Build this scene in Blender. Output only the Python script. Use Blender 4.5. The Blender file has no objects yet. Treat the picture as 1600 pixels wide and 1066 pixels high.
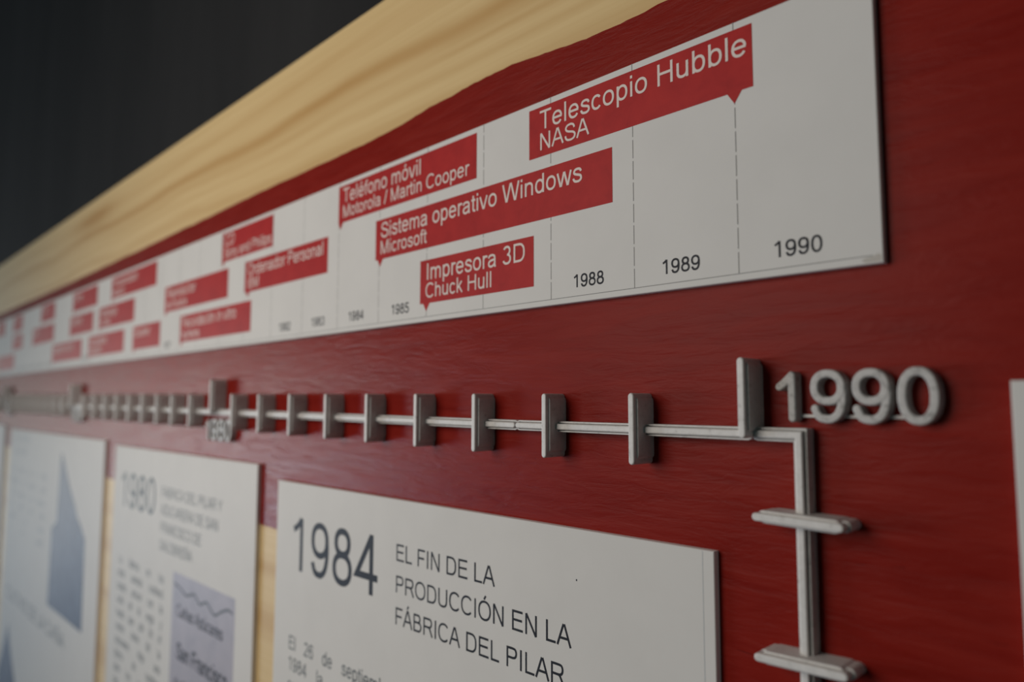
import bpy, math, random
from mathutils import Vector, Matrix

random.seed(7)
SC = bpy.context.scene
COL = SC.collection
ZB = 1.5                                    # height of the lens above the floor (m); board coordinates below are mm

# ------------------------------------------------------------------ camera
YAW, PITCH, ROLL = -0.797736, 0.085911, 0.001763
cy, sy, cp, sp = math.cos(YAW), math.sin(YAW), math.cos(PITCH), math.sin(PITCH)
fwd = Vector((sy * cp, cy * cp, sp)); right = Vector((cy, -sy, 0)); up = right.cross(fwd)
r2 = right * math.cos(ROLL) + up * math.sin(ROLL); u2 = up * math.cos(ROLL) - right * math.sin(ROLL)
cam = bpy.data.cameras.new('camera'); cam_o = bpy.data.objects.new('camera', cam); COL.objects.link(cam_o)
M3 = Matrix((r2, u2, -fwd)).transposed()
cam_o.matrix_world = Matrix.Translation((0, -0.1521, ZB)) @ M3.to_4x4()
cam.sensor_width = 36.0; cam.lens = 1130 / 1600 * 36.0
cam.clip_start = 0.005; cam.clip_end = 60
cam.dof.use_dof = True; cam.dof.focus_distance = 0.192; cam.dof.aperture_fstop = 7.8
cam.dof.aperture_blades = 7
SC.camera = cam_o

# ------------------------------------------------------------------ light and exposure
W = bpy.data.worlds.new('room_light'); SC.world = W; W.use_nodes = True
bg = W.node_tree.nodes['Background']
bg.inputs['Color'].default_value = (0.55, 0.95, 0.95, 1); bg.inputs['Strength'].default_value = 0.04


def area(name, loc, target, sx, sz, power, color):
    l = bpy.data.lights.new(name, 'AREA'); l.shape = 'RECTANGLE'; l.size = sx; l.size_y = sz
    l.energy = power; l.color = color
    o = bpy.data.objects.new(name, l); COL.objects.link(o); o.location = loc
    o.rotation_euler = (Vector(target) - Vector(loc)).to_track_quat('-Z', 'Y').to_euler()
    return o


area('room_lamp', (-0.37, -0.50, ZB + 0.13), (-0.25, 0, ZB), 0.35, 0.35, 1.93, (1.0, 0.90, 0.82))
area('window_daylight', (-5.5, -2.5, ZB - 0.42), (-0.4, 0, ZB), 1.6, 1.3, 63.0, (1.0, 0.99, 0.93))
area('window_sky', (-5.3, -2.9, ZB - 0.95), (-0.4, 0, ZB), 1.6, 1.0, 36.0, (0.30, 0.58, 1.0))
SC.view_settings.view_transform = 'Standard'; SC.view_settings.look = 'None'
SC.view_settings.gamma = 1.0; SC.view_settings.use_curve_mapping = False
SC.view_settings.exposure = 0.0


# ------------------------------------------------------------------ materials
def mat(name, color, rough=0.5, spec=0.5):
    m = bpy.data.materials.new(name); m.use_nodes = True
    b = m.node_tree.nodes['Principled BSDF']
    b.inputs['Base Color'].default_value = (*color, 1); b.inputs['Roughness'].default_value = rough
    b.inputs['Specular IOR Level'].default_value = spec
    return m, m.node_tree.nodes, m.node_tree.links, b


def coords(n, l, scale):
    t = n.new('ShaderNodeTexCoord'); mp = n.new('ShaderNodeMapping'); mp.inputs['Scale'].default_value = scale
    l.new(t.outputs['Object'], mp.inputs['Vector']); return mp.outputs['Vector']


def noise(n, l, vec, scale, detail=4, rough=0.55, dist=0.0):
    t = n.new('ShaderNodeTexNoise'); t.inputs['Scale'].default_value = scale; t.inputs['Detail'].default_value = detail
    t.inputs['Roughness'].default_value = rough; t.inputs['Distortion'].default_value = dist
    l.new(vec, t.inputs['Vector']); return t.outputs['Fac']


def ramp(n, l, fac, stops):
    r = n.new('ShaderNodeValToRGB'); e = r.color_ramp.elements
    while len(e) < len(stops): e.new(0.5)
    for q, (p, c) in zip(e, stops): q.position = p; q.color = (*c, 1)
    l.new(fac, r.inputs['Fac']); return r.outputs['Color']


def bump(n, l, b, fac, strength, dist):
    k = n.new('ShaderNodeBump'); k.inputs['Strength'].default_value = strength; k.inputs['Distance'].default_value = dist
    l.new(fac, k.inputs['Height']); l.new(k.outputs['Normal'], b.inputs['Normal'])


def mix(n, l, fac, a, c):
    k = n.new('ShaderNodeMix'); k.data_type = 'RGBA'
    l.new(fac, k.inputs['Factor'])
    for s, v in ((6, a), (7, c)):
        if isinstance(v, tuple): k.inputs[s].default_value = (*v, 1)
        else: l.new(v, k.inputs[s])
    return k.outputs[2]


def make_pine():
    m, n, l, b = mat('pine_wood', (0.6, 0.42, 0.2), 0.5, 0.2)

    def mth(op, a, c=None, d=None):
        k = n.new('ShaderNodeMath'); k.operation = op
        for i, v in enumerate((a, c, d)):
            if v is None: continue
            if isinstance(v, (int, float)): k.inputs[i].default_value = v
            else: l.new(v, k.inputs[i])
        return k.outputs[0]
    tc = n.new('ShaderNodeTexCoord'); sep = n.new('ShaderNodeSeparateXYZ'); l.new(tc.outputs['Object'], sep.inputs[0])
    X, Z = sep.outputs['X'], sep.outputs['Z']
    wav = noise(n, l, coords(n, l, (5, 5, 14)), 1.0, 3, 0.5)           # slow wander of the growth rings
    zz = mth('MULTIPLY_ADD', wav, 0.018, Z)

    def band(z0, wd, amp):                                             # a darker growth ring running along the board
        d = mth('DIVIDE', mth('SUBTRACT', zz, z0), wd)
        return mth('MULTIPLY', mth('EXPONENT', mth('MULTIPLY', mth('MULTIPLY', d, d), -1.0)), amp)
    tot = band(0.7575, 0.0035, 0.85)
    for z0, wd, amp in ((0.7505, 0.0022, 0.35), (0.744, 0.0018, 0.25), (0.734, 0.003, 0.5), (0.772, 0.004, 0.3), (0.555, 0.004, 0.6), (0.53, 0.006, 0.6), (0.50, 0.004, 0.5), (0.46, 0.007, 0.6), (0.43, 0.004, 0.5)):
        tot = mth('ADD', tot, band(z0, wd, amp))
    kx = mth('DIVIDE', mth('SUBTRACT', X, -0.02), 0.05); kz = mth('DIVIDE', mth('SUBTRACT', Z, 0.761), 0.007)
    knot = mth('EXPONENT', mth('MULTIPLY', mth('ADD', mth('MULTIPLY', kx, kx), mth('MULTIPLY', kz, kz)), -1.0))
    tot = mth('ADD', tot, mth('MULTIPLY', knot, 0.9))
    f = noise(n, l, coords(n, l, (3, 30, 60)), 1.0, 4, 0.55, 0.6)
    tot = mth('MULTIPLY', tot, mth('MULTIPLY_ADD', f, 1.4, 0.2))
    fine = noise(n, l, coords(n, l, (7, 60, 320)), 1.0, 3, 0.6, 0.2)
    base = ramp(n, l, fine, [(0.3, (0.585, 0.42, 0.195)), (0.6, (0.64, 0.475, 0.235))])
    cl = n.new('ShaderNodeClamp'); l.new(tot, cl.inputs['Value'])
    l.new(mix(n, l, cl.outputs[0], base, (0.44, 0.255, 0.085)), b.inputs['Base Color'])
    bump(n, l, b, fine, 0.05, 0.0004)
    return m


def make_red():
    m, n, l, b = mat('red_paint', (0.19, 0.012, 0.008), 0.32, 0.06)
    v = coords(n, l, (26, 60, 190))
    f = noise(n, l, v, 1.0, 6, 0.62, 0.8)
    v2 = coords(n, l, (75, 200, 420))
    f2 = noise(n, l, v2, 1.0, 5, 0.6, 1.2)
    c = ramp(n, l, f, [(0.30, (0.17, 0.0095, 0.0065)), (0.55, (0.20, 0.013, 0.0085)), (0.75, (0.22, 0.017, 0.011))])
    flecks = ramp(n, l, f2, [(0.22, (1, 1, 1)), (0.31, (0, 0, 0))])
    l.new(mix(n, l, flecks, c, (0.07, 0.003, 0.003)), b.inputs['Base Color'])
    rr = n.new('ShaderNodeMapRange'); rr.inputs['From Min'].default_value = 0.3; rr.inputs['From Max'].default_value = 0.7
    rr.inputs['To Min'].default_value = 0.27; rr.inputs['To Max'].default_value = 0.37
    l.new(f, rr.inputs['Value']); l.new(rr.outputs['Result'], b.inputs['Roughness'])
    ad = n.new('ShaderNodeMath'); ad.operation = 'MULTIPLY_ADD'; l.new(f, ad.inputs[0]); ad.inputs[1].default_value = 1.0
    l.new(f2, ad.inputs[2])
    bump(n, l, b, ad.outputs[0], 0.36, 0.0005)
    return m


def make_panel(name, col):
    m, n, l, b = mat(name, col, 0.5, 0.05)
    v = coords(n, l, (1, 1, 1)); f = noise(n, l, v, 45, 4, 0.6)
    c = ramp(n, l, f, [(0.3, tuple(x * 0.965 for x in col)), (0.6, col)])
    l.new(c, b.inputs['Base Color'])
    f2 = noise(n, l, v, 900, 2, 0.5); bump(n, l, b, f2, 0.03, 0.0001)
    return m


def make_flag():
    m, n, l, b = mat('red_print', (0.45, 0.02, 0.03), 0.45, 0.1)
    v = coords(n, l, (1, 1, 1)); f = noise(n, l, v, 130, 5, 0.65, 0.5)
    c = ramp(n, l, f, [(0.25, (0.30, 0.015, 0.016)), (0.5, (0.36, 0.019, 0.019)), (0.75, (0.40, 0.023, 0.021))])
    f2 = noise(n, l, v, 420, 4, 0.7, 1.0)
    fl = ramp(n, l, f2, [(0.25, (1, 1, 1)), (0.34, (0, 0, 0))])
    l.new(mix(n, l, fl, c, (0.22, 0.012, 0.014)), b.inputs['Base Color'])
    return m


def make_plastic(name='grey_plastic', k=1.0, lo=0.25):
    m, n, l, b = mat(name, (0.40, 0.395, 0.38), 0.45, 0.3)
    v = coords(n, l, (1, 1, 1)); f = noise(n, l, v, 700, 4, 0.6)
    c = ramp(n, l, f, [(lo, tuple(k * q for q in (0.34, 0.335, 0.32))), (lo + 0.12, tuple(k * q for q in (0.58, 0.575, 0.555))), (0.7, tuple(k * q for q in (0.66, 0.655, 0.635)))])
    l.new(c, b.inputs['Base Color'])
    v2 = coords(n, l, (120, 2600, 120)); f2 = noise(n, l, v2, 1.0, 2, 0.5)
    bump(n, l, b, f2, 0.25, 0.0002)
    return m


def make_wall():
    m, n, l, b = mat('dark_wall', (0.02, 0.02, 0.02), 0.8, 0.05)
    v = coords(n, l, (7, 7, 1.2)); f = noise(n, l, v, 1.6, 5, 0.6, 0.4)
    l.new(ramp(n, l, f, [(0.3, (0.016, 0.0165, 0.017)), (0.7, (0.025, 0.025, 0.0255))]), b.inputs['Base Color'])
    f2 = noise(n, l, coords(n, l, (1, 1, 1)), 60, 3, 0.6); bump(n, l, b, f2, 0.2, 0.002)
    return m


def make_picture(name, a, c):
    m, n, l, b = mat(name, a, 0.45, 0.12)
    f = noise(n, l, coords(n, l, (1, 1, 1)), 60, 4, 0.6, 0.6)
    l.new(ramp(n, l, f, [(0.35, a), (0.65, c)]), b.inputs['Base Color'])
    return m


PINE, RED, FLAG, PLASTIC, WALL = make_pine(), make_red(), make_flag(), make_plastic(), make_wall()
WORN = make_plastic('worn_plastic', 0.74, 0.33)
WHITE = make_panel('white_board', (0.62, 0.615, 0.59))
EDGE = mat('board_edge', (0.78, 0.74, 0.73), 0.7, 0.2)[0]
INK = mat('dark_ink', (0.022, 0.024, 0.030), 0.5, 0.1)[0]
SOFTINK = mat('grey_ink', (0.10, 0.115, 0.12), 0.5, 0.1)[0]
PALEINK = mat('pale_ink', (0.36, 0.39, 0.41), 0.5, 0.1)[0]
CREAM = mat('cream_lettering', (0.66, 0.585, 0.54), 0.45, 0.1)[0]
RULE = mat('rule_grey', (0.25, 0.25, 0.24), 0.5, 0.1)[0]
DIRT = mat('worn_edge', (0.46, 0.44, 0.40), 0.85, 0.1)[0]
BLUEPIC = make_picture('blue_photograph', (0.05, 0.058, 0.085), (0.085, 0.10, 0.135))
LILAC = make_picture('lilac_document', (0.33, 0.32, 0.36), (0.39, 0.37, 0.41))
FLOORM = mat('floor_grey', (0.18, 0.19, 0.20), 0.6, 0.4)[0]


# ------------------------------------------------------------------ object helpers (mm on the board: X along, Y out of it (negative towards us), Z up)
def wpos(x, y, z): return Vector((x / 1000, y / 1000, ZB + z / 1000))


def thing(name, label, cat, base, group=None):
    o = bpy.data.objects.new(name, None); o.empty_display_size = 0.02
    COL.objects.link(o); o.location = wpos(*base)
    o['label'] = label; o['category'] = cat
    if group: o['group'] = group
    return o


def mesh(name, geo, material, parent=None, root=None, smooth=False):
    vs, fs = geo
    org = root.location if root is not None else Vector((0, 0, 0))
    me = bpy.data.meshes.new(name)
    me.from_pydata([wpos(*v) - org for v in vs], [], fs); me.update()
    mats = material if isinstance(material, (list, tuple)) else [material]
    for q in mats: me.materials.append(q)
    if smooth:
        for p in me.polygons: p.use_smooth = True
    o = bpy.data.objects.new(name, me); COL.objects.link(o)
    if parent is not None: o.parent = parent
    return o


def join(*geos):
    V, F = [], []
    for v, f in geos:
        k = len(V); V += v; F += [tuple(i + k for i in q) for q in f]
    return V, F


def box(x0, x1, y0, y1, z0, z1, bev=0.0):
    """box with chamfered front edges (front = y0, nearest to the viewer)"""
    b = bev
    V = [(x0 + b, y0, z0 + b), (x1 - b, y0, z0 + b), (x1 - b, y0, z1 - b), (x0 + b, y0, z1 - b),
         (x0, y0 + b, z0), (x1, y0 + b, z0), (x1, y0 + b, z1), (x0, y0 + b, z1),
         (x0, y1, z0), (x1, y1, z0), (x1, y1, z1), (x0, y1, z1)]
    F = [(0, 1, 2, 3), (11, 10, 9, 8)]
    for k in range(4):
        j = (k + 1) % 4
        F += [(k + 4, j + 4, j, k), (k + 8, j + 8, j + 4, k + 4)]
    return V, F


def poly(pts, y): return [(x, y, z) for x, z in pts], [tuple(range(len(pts)))]


def offsets(path, closed):
    n = len(path); out = []
    for i in range(n):
        a = path[i - 1] if (i > 0 or closed) else None
        c = path[(i + 1) % n] if (i < n - 1 or closed) else None
        p = path[i]; d = []
        for s, t in ((a, p), (p, c)):
            if s is None or t is None: continue
            q = Vector((t[0] - s[0], t[1] - s[1])); L = q.length
            if L > 1e-9: d.append(q / L)
        ns = [Vector((-q.y, q.x)) for q in d]
        m = sum(ns, Vector((0, 0)))
        if m.length < 1e-6: m = ns[0].copy()
        m.normalize(); k = max(0.35, m.dot(ns[0]))
        out.append(m / k)
    return out


def ribbon(path, hw, y, closed=False):
    nrm = offsets(path, closed); V = []; F = []; n = len(path)
    for p, m in zip(path, nrm):
        V += [(p[0] - m.x * hw, y, p[1] - m.y * hw), (p[0] + m.x * hw, y, p[1] + m.y * hw)]
    for i in range(n if closed else n - 1):
        j = (i + 1) % n; F.append((2 * i, 2 * j, 2 * j + 1, 2 * i + 1))
    return V, F


def sweep(path, hw, h, rnd, y0=0.0, closed=False, caps=(True, True), seg=4, left=None):
    """raised moulding along a path on the board: half width hw, height h, rounded crown, round ends"""
    if left is None:
        left = [(-hw, 0.0)] + [(-hw + rnd * (1 - math.cos(math.pi / 2 * k / seg)), h - rnd + rnd * math.sin(math.pi / 2 * k / seg)) for k in range(seg + 1)]
    prof = left + [(-o, d) for o, d in reversed(left)]
    half = [(-o, d) for o, d in prof[:len(prof) // 2]]       # outer half profile, widest first
    nrm = offsets(path, closed); V = []; F = []; n = len(path); m = len(prof)
    for p, q in zip(path, nrm):
        for o, d in prof: V.append((p[0] + q.x * o, y0 - d, p[1] + q.y * o))
    for i in range(n if closed else n - 1):
        j = (i + 1) % n
        for k in range(m - 1): F.append((i * m + k, i * m + k + 1, j * m + k + 1, j * m + k))
    if not closed:
        for end, on in ((0, caps[0]), (n - 1, caps[1])):
            p = path[end]; q = path[1] if end == 0 else path[n - 2]
            d = Vector((p[0] - q[0], p[1] - q[1])).normalized(); nn = Vector((-d.y, d.x))
            base = len(V); K = 8
            if not on:
                F.append(tuple(range(end * m, end * m + m))); continue
            for s in range(K + 1):
                a = -math.pi / 2 + math.pi * s / K
                e = d * math.cos(a) + nn * math.sin(a)
                for o, dd in half: V.append((p[0] + e.x * o, y0 - dd, p[1] + e.y * o))
            hm = len(half)
            for s in range(K):
                for k in range(hm - 1):
                    F.append((base + s * hm + k, base + s * hm + k + 1, base + (s + 1) * hm + k + 1, base + (s + 1) * hm + k))
            F.append(tuple(base + s * hm + hm - 1 for s in range(K + 1)))
    return V, F


# ------------------------------------------------------------------ lettering: a plain sans-serif drawn as strokes (units: 1000 per em)
def arc(cx, cz, rx, rz, a0, a1, k=26):
    out = []
    for i in range(k + 1):
        a = math.radians(a0 + (a1 - a0) * i / k); c, s = math.cos(a), math.sin(a); e = 0.90
        out.append((cx + rx * math.copysign(abs(c) ** e, c), cz + rz * math.copysign(abs(s) ** e, s)))
    return out


def smooth(pts, k=4):
    out = []
    n = len(pts)
    for i in range(n - 1):
        p0, p1, p2, p3 = pts[max(i - 1, 0)], pts[i], pts[i + 1], pts[min(i + 2, n - 1)]
        for j in range(k):
            t = j / k
            out.append(tuple(0.5 * (2 * b + (c - a) * t + (2 * a - 5 * b + 4 * c - d) * t * t + (3 * b - a - 3 * c + d) * t ** 3)
                             for a, b, c, d in zip(p0, p1, p2, p3)))
    out.append(pts[-1]); return out


def ring(cx, cz, rx, rz): return ('o', arc(cx, cz, rx, rz, 0, 360, 40)[:-1])
def ln(*p): return ('l', list(p))
def sm(*p): return ('l', smooth(list(p)))
def ar(*a): return ('l', arc(*a))


NINE = [ring(270, 480, 182, 194), sm((455, 470), (460, 380), (448, 230), (400, 105), (320, 42), (235, 34), (150, 62), (100, 150), (90, 180))]
def turn(gl, w, h): return [(t, [(w - x, h - z) for x, z in p]) for t, p in gl]
ARCH = sm((110, 290), (122, 375), (175, 448), (270, 478), (370, 460), (428, 395), (440, 310), (440, 0))
NN = [ln((110, 0), (110, 519)), ARCH]
PB = lambda w: [ln((118, 0), (118, 716)), sm((118, 674), (w - 160, 674), (w - 40, 640), (w, 520), (w - 40, 402), (w - 160, 352), (118, 352))]
G = {
    ' ': (278, []), '0': (556, [ring(276, 354, 188, 322)]),
    '1': (556, [ln((328, 0), (328, 716)), sm((322, 706), (265, 640), (195, 588), (112, 548))]),
    '2': (556, [('l', arc(270, 500, 180, 174, 168, -25) + [(380, 340), (180, 165), (85, 42), (508, 42)])]),
    '3': (556, [('l', arc(268, 522, 158, 152, 160, -82)), ('l', arc(268, 202, 188, 170, 86, -165))]),
    '4': (556, [ln((382, 0), (382, 716)), ln((385, 700), (62, 212), (520, 212))]),
    '5': (556, [ln((470, 674), (160, 674), (112, 345)), ('l', arc(268, 228, 190, 194, 145, -165))]),
    '6': (556, turn(NINE, 556, 716)), '7': (556, [ln((46, 674), (480, 674)), sm((480, 674), (370, 520), (280, 310), (235, 130), (222, 0))]),
    '8': (556, [ring(277, 528, 152, 145), ring(277, 204, 190, 172)]), '9': (556, NINE),
    '/': (278, [ln((20, -12), (258, 728))]), '.': (278, [ln((139, 0), (139, 100))]), ',': (278, [ln((139, 100), (120, -120))]),
    'A': (667, [ln((40, 0), (318, 716)), ln((627, 0), (349, 716)), ln((140, 255), (527, 255))]),
    'B': (667, [ln((118, 0), (118, 716)), sm((118, 674), (370, 674), (460, 650), (505, 535), (460, 415), (370, 385)),
                ln((118, 385), (370, 385)), sm((370, 385), (500, 358), (568, 270), (568, 170), (500, 70), (370, 42), (118, 42))]),
    'C': (722, [ar(382, 358, 300, 328, 40, 320)]),
    'D': (722, [ln((122, 0), (122, 716)), sm((122, 674), (360, 674), (500, 645), (605, 530), (628, 358), (605, 190), (500, 72), (360, 42), (122, 42))]),
    'E': (667, [ln((122, 0), (122, 716)), ln((122, 674), (612, 674)), ln((122, 382), (582, 382)), ln((122, 42), (628, 42))]),
    'F': (611, [ln((122, 0), (122, 716)), ln((122, 674), (572, 674)), ln((122, 355), (520, 355))]),
    'G': (778, [ar(400, 358, 315, 328, 42, 335), ln((420, 335), (712, 335), (712, 110))]),
    'H': (722, [ln((122, 0), (122, 716)), ln((600, 0), (600, 716)), ln((122, 382), (600, 382))]),
    'I': (278, [ln((139, 0), (139, 716))]), 'J': (500, [sm((372, 716), (372, 220), (340, 80), (230, 32), (110, 75), (75, 210))]),
    'L': (556, [ln((118, 0), (118, 716)), ln((118, 42), (522, 42))]),
    'M': (833, [ln((118, 0), (118, 716)), ln((715, 0), (715, 716)), ln((125, 716), (408, 0)), ln((708, 716), (425, 0))]),
    'N': (722, [ln((122, 0), (122, 716)), ln((600, 0), (600, 716)), ln((128, 716), (594, 0))]),
    'O': (778, [ring(389, 358, 308, 328)]), 'P': (667, PB(570)),
    'R': (722, PB(600) + [sm((380, 352), (470, 318), (550, 195), (655, 0))]),
    'S': (667, [sm((565, 500), (520, 612), (430, 664), (330, 674), (205, 650), (128, 575), (130, 480), (205, 412), (340, 370), (490, 325), (580, 255), (590, 175), (545, 88), (440, 38), (335, 32), (210, 50), (122, 122), (92, 238))]),
    'T': (611, [ln((22, 674), (590, 674)), ln((306, 0), (306, 716))]),
    'U': (722, [sm((122, 716), (122, 280), (150, 125), (240, 48), (361, 34), (480, 48), (570, 125), (600, 280), (600, 716))]),
    'V': (667, [ln((40, 716), (322, 0)), ln((627, 716), (345, 0))]),
    'W': (944, [ln((45, 716), (230, 0)), ln((250, 0), (462, 716)), ln((482, 716), (694, 0)), ln((714, 0), (899, 716))]),
    'Y': (667, [ln((45, 716), (333, 300)), ln((622, 716), (333, 300)), ln((333, 310), (333, 0))]),
    'Z': (611, [ln((60, 674), (540, 674), (60, 42), (570, 42))]),
    'a': (556, [sm((85, 372), (112, 432), (170, 468), (262, 478), (355, 464), (415, 415), (425, 340)), ln((425, 345), (425, 130)), sm((425, 140), (434, 60), (458, 0)),
                sm((425, 312), (330, 288), (200, 268), (112, 225), (84, 145), (112, 70), (190, 34), (275, 42), (360, 82), (412, 150), (425, 230))]),
    'b': (556, [ln((110, 0), (110, 716)), ring(288, 259, 180, 227)]), 'c': (500, [ar(262, 259, 180, 227, 38, 322)]),
    'd': (556, [ln((446, 0), (446, 716)), ring(266, 259, 180, 227)]),
    'e': (556, [ar(278, 259, 194, 227, 4, 328), ln((90, 272), (500, 272))]),
    'f': (278, [sm((130, 0), (130, 300), (130, 540), (148, 635), (205, 674), (282, 668)), ln((15, 480), (258, 480))]),
    'g': (556, [ring(262, 259, 180, 227), sm((442, 519), (442, 200), (442, 0), (425, -105), (355, -160), (260, -172), (160, -150), (100, -70))]),
    'h': (556, [ln((110, 0), (110, 716)), ARCH]), 'i': (222, [ln((111, 0), (111, 519)), ln((111, 616), (111, 716))]),
    'j': (222, [sm((111, 519), (111, 100), (105, -110), (60, -165), (-20, -165)), ln((111, 616), (111, 716))]),
    'k': (500, [ln((110, 0), (110, 716)), ln((120, 205), (420, 519)), ln((215, 310), (450, 0))]),
    'l': (222, [ln((111, 0), (111, 716))]),
    'm': (833, [ln((110, 0), (110, 519)), sm((110, 300), (125, 385), (180, 452), (265, 478), (350, 455), (395, 390), (415, 310), (415, 0)),
                sm((415, 300), (430, 385), (485, 452), (570, 478), (655, 455), (708, 390), (718, 310), (718, 0))]),
    'n': (556, NN), 'ñ': (556, NN + [sm((150, 610), (205, 650), (278, 625), (350, 600), (405, 640))]), 'o': (556, [ring(278, 259, 194, 227)]),
    'p': (556, [ln((110, -199), (110, 519)), ring(288, 259, 180, 227)]), 'q': (556, [ln((446, -199), (446, 519)), ring(266, 259, 180, 227)]),
    'r': (333, [ln((110, 0), (110, 519)), sm((110, 290), (128, 390), (185, 462), (255, 478), (335, 452))]),
    's': (500, [sm((415, 372), (385, 440), (320, 474), (245, 480), (155, 460), (106, 395), (118, 335), (185, 297), (290, 265), (390, 225), (422, 145), (395, 75), (320, 38), (240, 34), (145, 55), (90, 110), (72, 165))]),
    't': (278, [sm((130, 665), (130, 480), (130, 150), (145, 62), (192, 40), (268, 46)), ln((18, 480), (258, 480))]),
    'u': (556, turn(NN, 550, 519)), 'v': (500, [ln((45, 519), (240, 0)), ln((455, 519), (260, 0))]),
    'w': (722, [ln((45, 519), (192, 0)), ln((206, 0), (354, 519)), ln((368, 519), (516, 0)), ln((530, 0), (677, 519))]),
    'x': (500, [ln((45, 519), (455, 0)), ln((455, 519), (45, 0))]),
    'y': (500, [ln((45, 519), (252, 10)), sm((460, 519), (262, -10), (200, -130), (130, -168), (55, -158))]),
    'z': (500, [ln((50, 478), (430, 478), (50, 42), (460, 42))]),
}
for base, acc in (('a', 'á'), ('e', 'é'), ('o', 'ó'), ('u', 'ú')):
    G[acc] = (G[base][0], G[base][1] + [ln((250, 585), (325, 735))])
G['í'] = (278, [ln((125, 0), (125, 519)), ln((115, 585), (190, 735))])
for base, acc, c in (('A', 'Á', 333), ('O', 'Ó', 400), ('I', 'Í', 139), ('N', 'Ñ', 361)):
    G[acc] = (G[base][0], G[base][1] + ([ln((c - 45, 765), (c + 55, 905))] if base != 'N' else [sm((c - 120, 785), (c - 50, 830), (c, 805), (c + 50, 780), (c + 120, 825))]))


def width(s, size, sx=1.0): return sum(G[c][0] for c in s) * size / 1000 * sx


def text(s, x, z, size, y, hw=45, sx=1.0):
    k = size / 1000; out = []
    for c in s:
        adv, gl = G[c]
        for t, p in gl:
            out.append(ribbon([(x + px * k * sx, z + pz * k) for px, pz in p], hw * k, y - 0.008 * (len(out) % 5), t == 'o'))
        x += adv * k * sx
    return join(*out) if out else ([], [])


def justified(words, x0, x1, z, size, y, sx=1.0, hw=42):
    ws = [width(w, size, sx) for w in words]
    gap = (x1 - x0 - sum(ws)) / max(1, len(words) - 1); out = []; x = x0
    for w, q in zip(words, ws):
        out.append(text(w, x, z, size, y, hw, sx)); x += q + gap
    return join(*out)


# ------------------------------------------------------------------ the room
def structure(o): o['kind'] = 'structure'; return o


w = structure(mesh('wall_back', box(-6000, 4000, 21, 140, -1500, 1500), WALL))
f = structure(mesh('floor', box(-6000, 4000, -5000, 140, -1600, -1500), FLOORM))

# ------------------------------------------------------------------ the board with its painted band
board = thing('display_board', 'long pine board with a wide red painted band carrying the timeline', 'board', (-600, 18, -620))
mesh('wooden_panel', box(-2400, 700, 0, 18, -620, 156.8, 0.6), PINE, board, board)


def interp(tab, x):
    for (a, p), (b, q) in zip(tab, tab[1:]):
        if a <= x <= b: return p + (q - p) * (x - a) / (b - a)
    return tab[0][1] if x < tab[0][0] else tab[-1][1]


TOPT = [(-2400, 99), (-910, 99), (-793, 99), (-640, 99.4), (-559, 99.8), (-480, 100.6), (-398, 101.0), (-335, 101.8), (-274, 101.8), (-226, 102.0), (-209, 102.8), (-190, 104.6), (-174, 105.4), (-155, 105.2), (-137, 104.0), (-120, 102.6), (-99, 103.2), (700, 104)]
BOTT = [(-2400, -45), (-850, -45), (-546, -51.5), (-314, -55.2), (-120, -57.2), (-105, -420), (700, -420)]
xs = [-2400 + 20 * i for i in range(90)] + [-600 + 2.0 * i for i in range(270)] + [-60 + 38 * i for i in range(21)]
PV, PF = [], []
wob = [0.0] * len(xs)
for i in range(1, len(xs)): wob[i] = wob[i - 1] * 0.88 + random.uniform(-0.2, 0.2) * (1 if xs[i] > -260 else 0.5)
for i, x in enumerate(xs):
    zt = interp(TOPT, x) + wob[i]; zb = interp(BOTT, x) + 0.6 * wob[-1 - i]
    PV += [(x, 0, zt), (x, -0.12, zt - 0.12), (x, -0.12, zb + 0.12), (x, 0, zb)]
    if i: 
        for k in range(3): PF.append((4 * i - 4 + k, 4 * i - 3 + k, 4 * i + 1 + k, 4 * i + k))
mesh('painted_band', (PV, PF), RED, board, board)

# ------------------------------------------------------------------ the printed timeline strip
FY = -2.1                                    # front face of the printed boards
X0, YS = -80.05, 28.9                        # the 1989 / 1990 line and the width of a year
ZT, ZBOT, XR, XL = 88.75, 27.7, -49.3, -1290
strip = thing('timeline_strip', 'long white strip of red event flags above the grey rail, ending at 1990', 'sign', (-600, 0, ZBOT))
V, F = box(XL, XR, FY, 0, ZBOT, ZT, 0.18)
back = mesh('backing_board', (V, F), [WHITE, EDGE], strip, strip)
for p in back.data.polygons:
    if p.index in (3, 5, 7, 9): p.material_index = 1
mesh('worn_corner', poly([(XR - 0.4, ZBOT + 0.3), (XR - 0.3, ZBOT + 1.5), (XR - 1.0, ZBOT + 2.0), (XR - 1.9, ZBOT + 1.5), (XR - 3.3, ZBOT + 1.35), (XR - 4.2, ZBOT + 0.9), (XR - 3.4, ZBOT + 0.3)], FY - 0.01), DIRT, strip, strip)
mesh('base_rule', box(XL + 2, XR - 2.0, FY - 0.02, FY, 29.25, 29.45), RULE, strip, strip)

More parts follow.
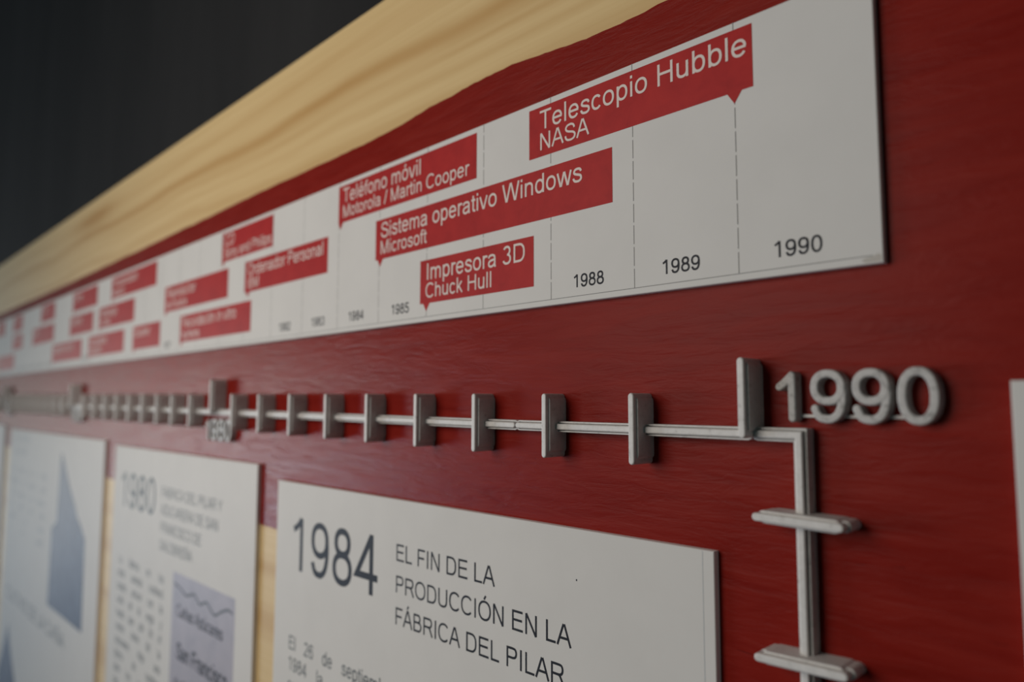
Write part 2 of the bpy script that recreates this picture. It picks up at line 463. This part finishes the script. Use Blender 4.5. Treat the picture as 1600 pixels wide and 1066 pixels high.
ROWS = {1: 86.9, 2: 68.1, 3: 48.9}
FLAGS = [  # left, right, row, pointer, first line, second line
    (-146.5, -75.4, 1, -80.1, 'Telescopio Hubble', 'NASA'), (-254.0, -170.1, 1, -252.4, 'Teléfono móvil', 'Motorola / Martin Cooper'),
    (-368.0, -311.4, 1, -366.4, 'CD', 'Sony and Philips'), (-556.0, -465.0, 1, -554, 'Transbordador', 'espacial'),
    (-658.0, -590.0, 1, -656, 'Correo', ''), (-767.0, -717.0, 1, -765, 'Cinta', ''), (-890, -846, 1, -888, 'Radio', ''), (-975, -933, 1, -970, 'Vuelo', ''),
    (-227.0, -115.7, 2, -224.0, 'Sistema operativo Windows', 'Microsoft'), (-339.8, -261.8, 2, -336.2, 'Ordenador Personal', 'IBM'),
    (-449.0, -359.4, 2, -447, 'Reproductor', 'de música'), (-584.0, -504.8, 2, -582, 'Videojuego', 'en casa'),
    (-664.0, -598.0, 2, -662, 'Disquete', ''), (-797.0, -716.5, 2, -795, 'Láser', ''), (-888.0, -842.0, 2, -886, 'Satélite', ''),
    (-199.2, -144.7, 3, -195.7, 'Impresora 3D', 'Chuck Hull'), (-422.8, -332.0, 3, -420.5, 'Fecundación in vitro', 'humana'),
    (-505.3, -455.2, 3, -503, 'Escáner', ''), (-608.0, -523.7, 3, -606, 'Calculadora', 'de bolsillo'),
    (-718.5, -626.3, 3, -716, 'Llegada a la Luna', ''), (-975.0, -876.0, 3, -973, 'Circuito', 'integrado'),
]
for x0, x1, row, px, t1, t2 in FLAGS:
    zt = ROWS[row]; zb = zt - 15.0
    fl = mesh('event_flag', poly([(x0, zb), (max(x0, px - 1.75), zb), (px, zb - 2.7), (px + 1.9, zb), (x1, zb), (x1, zt), (x0, zt)], FY - 0.05), FLAG, strip, strip)
    ind = 3.1 if row != 1 or x0 < -150 else 4.2
    mesh('caption', text(t1, x0 + ind, zt - 6.95, 7.95, FY - 0.08, 43), CREAM, fl, strip)
    if t2: mesh('caption', text(t2, x0 + ind - 0.2, zt - 13.1, 7.0, FY - 0.08, 43), CREAM, fl, strip)
for k in range(32):                          # dashed year lines
    x = X0 - k * YS; d = []; z = 29.45
    while z < ZT - 0.2:
        z1 = min(z + 4.9, ZT); d.append(([(x - 0.13, FY - 0.02, z), (x + 0.13, FY - 0.02, z), (x + 0.13, FY - 0.02, z1), (x - 0.13, FY - 0.02, z1)], [(0, 1, 2, 3)])); z = z1 + 0.75
    mesh('year_line', join(*d), RULE, strip, strip)
    yr = 1990 - k; cx = X0 - (k - 0.5) * YS - 0.7; s = str(yr); wd = width(s, 5.0)
    if not any(r == 3 and a - 1 < cx + wd / 2 and b + 1 > cx - wd / 2 for a, b, r, *_ in FLAGS):
        mesh('year_number', text(s, cx - wd / 2 - 0.15, 31.75, 5.0, FY - 0.02, 52), INK, strip, strip)

# ------------------------------------------------------------------ the raised rail with its year ticks
RH, TH = 4.3, 7.8                            # how far rail and ticks stand out of the board
def rail_z(x): return -6.55 + max(0.0, -120 - x) * 0.0075


def bar(path, caps=(True, True)):
    h = RH; lip = h - 1.0                    # a central bead between two lower lips, with a groove on either side
    left = [(-1.45, 0.0), (-1.45, lip - 0.15), (-1.35, lip), (-1.12, lip), (-1.04, lip - 0.1), (-1.0, lip - 0.75), (-0.86, lip - 0.75), (-0.82, h - 0.35), (-0.72, h - 0.12), (-0.5, h)]
    return sweep(path, 1.45, h, 0.3, -0.1, caps=caps, left=left)


def tick_v(xl, z0, z1):
    x = xl + 0.85
    return join(sweep([(x, z0 + 0.85), (x, z1 - 0.85)], 0.85, TH, 0.38, -0.1),
                sweep([(x, z0 + 2.4), (x, z1 - 2.0)], 1.32, TH - 1.2, 0.18, -0.1))


def tick_h(x0, x1, z, slope=0.0):
    return join(sweep([(x0 + 0.85, z - slope), (x1 - 0.85, z + slope)], 0.85, TH, 0.38, -0.1),
                sweep([(x0 + 2.4, z - slope), (x1 - 2.2, z + slope)], 1.32, TH - 1.2, 0.18, -0.1), sweep([(x0 + 1.2, z - slope), (x1 - 0.6, z + slope)], 1.12, TH - 2.6, 0.16, -0.1))


TICKS = {1989: -107.3, 1988: -136.4, 1987: -165.4, 1986: -194.5, 1985: -223.7, 1984: -252.3, 1983: -281.5, 1982: -310.1, 1981: -338.5, 1980: -363.6,
         1979: -391.2, 1978: -417.0, 1977: -441.0, 1976: -466.4, 1975: -491.5, 1974: -517.0, 1973: -542.5, 1972: -568.5, 1971: -596.0, 1970: -630.0}
for k in range(1, 11): TICKS[1970 - k] = -630.0 - 25.9 * k
for k in range(1, 6): TICKS[1960 - k] = -889.0 - 26 * k


def rail(label, x0, x1, years, path=None, caps=(True, True)):
    pth = path or [(x0, rail_z(x0)), (x1, rail_z(x1))]
    r = thing('timeline_rail', label, 'rail', (pth[0][0], 0, pth[0][1]), 'moulded rail pieces of the timeline')
    mesh('bar', bar(pth, caps), PLASTIC, r, r)
    for y in years:
        x = TICKS[y]; c = rail_z(x) + 0.25
        if y % 10 == 0: mesh('tall_tick', tick_v(x, c - 0.9, c + 16.1), PLASTIC, r, r)
        else: mesh('tick', tick_v(x, c - 8.55, c + 8.85), PLASTIC, r, r)
    return r


ZR = rail_z(-70)
corner = rail('grey rail piece turning down beside the raised 1990, with two sideways ticks', 0, 0, [],
              [(-75.9, ZR), (-66.6, ZR), (-66.9, -120)])
mesh('tall_tick', tick_v(-78.2, -7.4, 10.0), PLASTIC, corner, corner)
mesh('tick', tick_h(-75.6, -56.7, -23.8, -0.15), PLASTIC, corner, corner)
mesh('tick', tick_h(-75.9, -56.9, -52.0, 0.25), PLASTIC, corner, corner)
rail('short grey rail piece with two ticks, left of the tall 1990 tick', -149.3, -78.4, [1988, 1989])
rail('grey rail piece with seven sharp ticks, from the raised 1980 to the joint', -361.0, -151.1, [1987, 1986, 1985, 1984, 1983, 1982, 1981])
rail('blurred grey rail piece with crowded ticks, just left of the raised 1980', -629.0, -362.8, [1980, 1979, 1978, 1977, 1976, 1975, 1974, 1973, 1972, 1971])
rail('farthest blurred rail piece, running off the left edge of the picture', -1030.0, -630.8, list(range(1955, 1971)))

# ------------------------------------------------------------------ raised year numbers
def raised_number(s, x, z, label):
    t = thing('raised_number', label, 'number', (x + 16, 0, z), 'raised decade numbers')
    size = 15.0; k = size / 1000; q = x; lo = z + 0.9
    for c in s:
        adv, gl = G[c]; parts = []
        for kind, p in gl:
            pts = [(q + 0.06 * (0) + px * k, z + 0.3 + pz * k * 0.965) for px, pz in p]
            if c == '1' and kind == 'l' and len(p) == 2: pts = [(pts[0][0], z + 0.9), (pts[1][0], z + 9.9)]
            elif c == '1': pts = [(pts[0][0], z + 9.8), (pts[4][0], z + 9.0), (pts[8][0] + 0.1, z + 8.1), (pts[-1][0] + 0.5, z + 7.5)]
            parts.append(sweep(pts, 0.86, 3.1 - 0.09 * len(parts), 0.42, -0.1, closed=kind == 'o'))
        mesh('digit', join(*parts), WORN, t, t)
        q += adv * k
    mesh('connecting_bar', box(x + 4.5, x + 28, -1.0, -0.1, z + 1.05, z + 1.65), PLASTIC, t, t)
    return t


raised_number('1990', -73.2, -3.9, 'raised grey number 1990 standing out of the red paint, right of the tall tick')
raised_number('1980', -380.5, -19.0, 'raised grey number 1980 just below the rail, seen edge on and blurred')
raised_number('1970', -644.0, -14.5, 'blurred raised grey number below the second tall tick from the left')
raised_number('1960', -903.0, -12.5, 'very blurred raised grey number at the left edge of the rail')

# ------------------------------------------------------------------ information panels
PGRP = 'white information panels below the rail'


def panel(label, x0, x1, zt, zb):
    t = thing('information_panel', label, 'sign', ((x0 + x1) / 2, 0, zb), PGRP)
    b = mesh('backing_board', box(x0, x1, FY, 0, zb, zt, 0.15), [WHITE, EDGE], t, t)
    for p in b.data.polygons:
        if p.index in (3, 5, 7, 9): p.material_index = 1
    return t


PY = FY - 0.02
t = panel('white panel headed 1984 about the end of production, nearest below the rail', -299.3, -88.0, -33.5, -330)
mesh('year_title', text('1984', -287.3, -68.9, 29.8, PY, 42), INK, t, t)
mesh('heading', join(text('EL FIN DE LA', -211.4, -54.3, 8.05, PY, 43), text('PRODUCCIÓN EN LA', -211.4, -64.95, 8.05, PY, 43), text('FÁBRICA DEL PILAR', -211.4, -75.6, 8.05, PY, 43)), INK, t, t)
BODY = ['El 26 de septiembre de', '1984 la azucarera cerró', 'sus puertas en el valle', 'tras la última campaña', 'de caña de azúcar y los', 'obreros del pueblo']
mesh('body_text', join(*[justified(s.split(), -286.2, -196.0, -101.2 - 8.3 * i, 7.6, PY, 0.92) for i, s in enumerate(BODY)]), SOFTINK, t, t)
mesh('margin_line', box(-91.0, -90.85, PY, FY, -330, -33.8), PALEINK, t, t)
mesh('speck', poly([(-129.2, -47.1), (-128.8, -47.1), (-128.8, -46.6), (-129.2, -46.6)], PY), INK, t, t)

t = panel('white panel headed 1980 with a lilac document, second left of the 1984 panel', -529.0, -319.5, -28.0, -325)
mesh('year_title', text('1980', -516.0, -65.4, 29.8, PY, 42), SOFTINK, t, t)
mesh('heading', join(*[text(s, -441.0, -53.5 - 9.9 * i, 7.9, PY, 42) for i, s in enumerate(['FABRICA DEL PILAR Y', 'AZUCARERA DE SAN', 'FRANCISCO DE', 'SALOBREÑA'])]), SOFTINK, t, t)
B80 = ['La fábrica en los', 'años setenta continuó', 'dando azúcar con la', 'caña de la vega y', 'hasta que por fin el', 'nuevo cierre de la', 'azucarera trajo una', 'época de cambios', 'para los pueblos y', 'sus familias de la', 'costa']
mesh('body_text', join(*[justified(s.split(), -512.5, -432.0, -101.0 - 8.2 * i, 7.2, PY, 0.85) for i, s in enumerate(B80)]), SOFTINK, t, t)
doc = mesh('document', poly([(-418, -190), (-338.5, -190), (-338.5, -91.5), (-418, -91.5)], PY), LILAC, t, t)
edge = [(-416, -97.5), (-408, -98.5), (-398, -101), (-388, -98.5), (-380, -102), (-372, -99.5), (-362, -103.5), (-354, -100.5), (-346, -98.0), (-341, -99.0)]
mesh('torn_edge', ribbon(smooth(edge), 0.6, PY - 0.02), SOFTINK, doc, t)
mesh('document_text', join(text('Cañas Azúcares', -411, -113.5, 8.6, PY - 0.02, 55, 0.95), text('San Francisco', -409, -135, 11.5, PY - 0.02, 60, 0.88), text('de Salobreña', -411, -150, 8.0, PY - 0.02, 40)), INK, doc, t)
mesh('stamp', poly([(-415, -160), (-400, -158), (-396, -172), (-412, -174)], PY - 0.02), BLUEPIC, doc, t)

t = panel('blurred white panel with a dark blue spire picture, left of the 1980 panel', -868.0, -554.0, -26.0, -323)
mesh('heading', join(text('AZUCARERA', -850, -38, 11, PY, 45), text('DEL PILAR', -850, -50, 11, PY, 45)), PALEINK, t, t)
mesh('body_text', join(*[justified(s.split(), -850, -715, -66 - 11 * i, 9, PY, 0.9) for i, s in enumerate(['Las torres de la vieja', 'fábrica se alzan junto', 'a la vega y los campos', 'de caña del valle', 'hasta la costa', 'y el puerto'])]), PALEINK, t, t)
mesh('spire_picture', poly([(-689, -162), (-588, -162), (-591, -98), (-602, -90), (-614, -84), (-624, -75), (-636, -66), (-648, -56), (-660, -45), (-668, -39), (-671, -48), (-672, -70), (-674, -95), (-688, -101)], PY), BLUEPIC, t, t)
mesh('lower_heading', join(text('CULTIVO DE LA CAÑA', -846, -184, 15, PY, 50, 1.35)), SOFTINK, t, t)
mesh('lower_picture', poly([(-866, -300), (-770, -300), (-775, -262), (-800, -240), (-818, -222), (-830, -206), (-842, -224), (-866, -258)], PY), BLUEPIC, t, t)

t = panel('blurred sliver of a white panel at the far left edge below the rail', -1180.0, -901.0, -23.7, -320)
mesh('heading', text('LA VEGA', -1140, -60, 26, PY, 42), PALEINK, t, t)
panel('grey white panel cut by the right edge of the picture, right of the raised 1990', -29.6, 180.0, 4.1, -293)
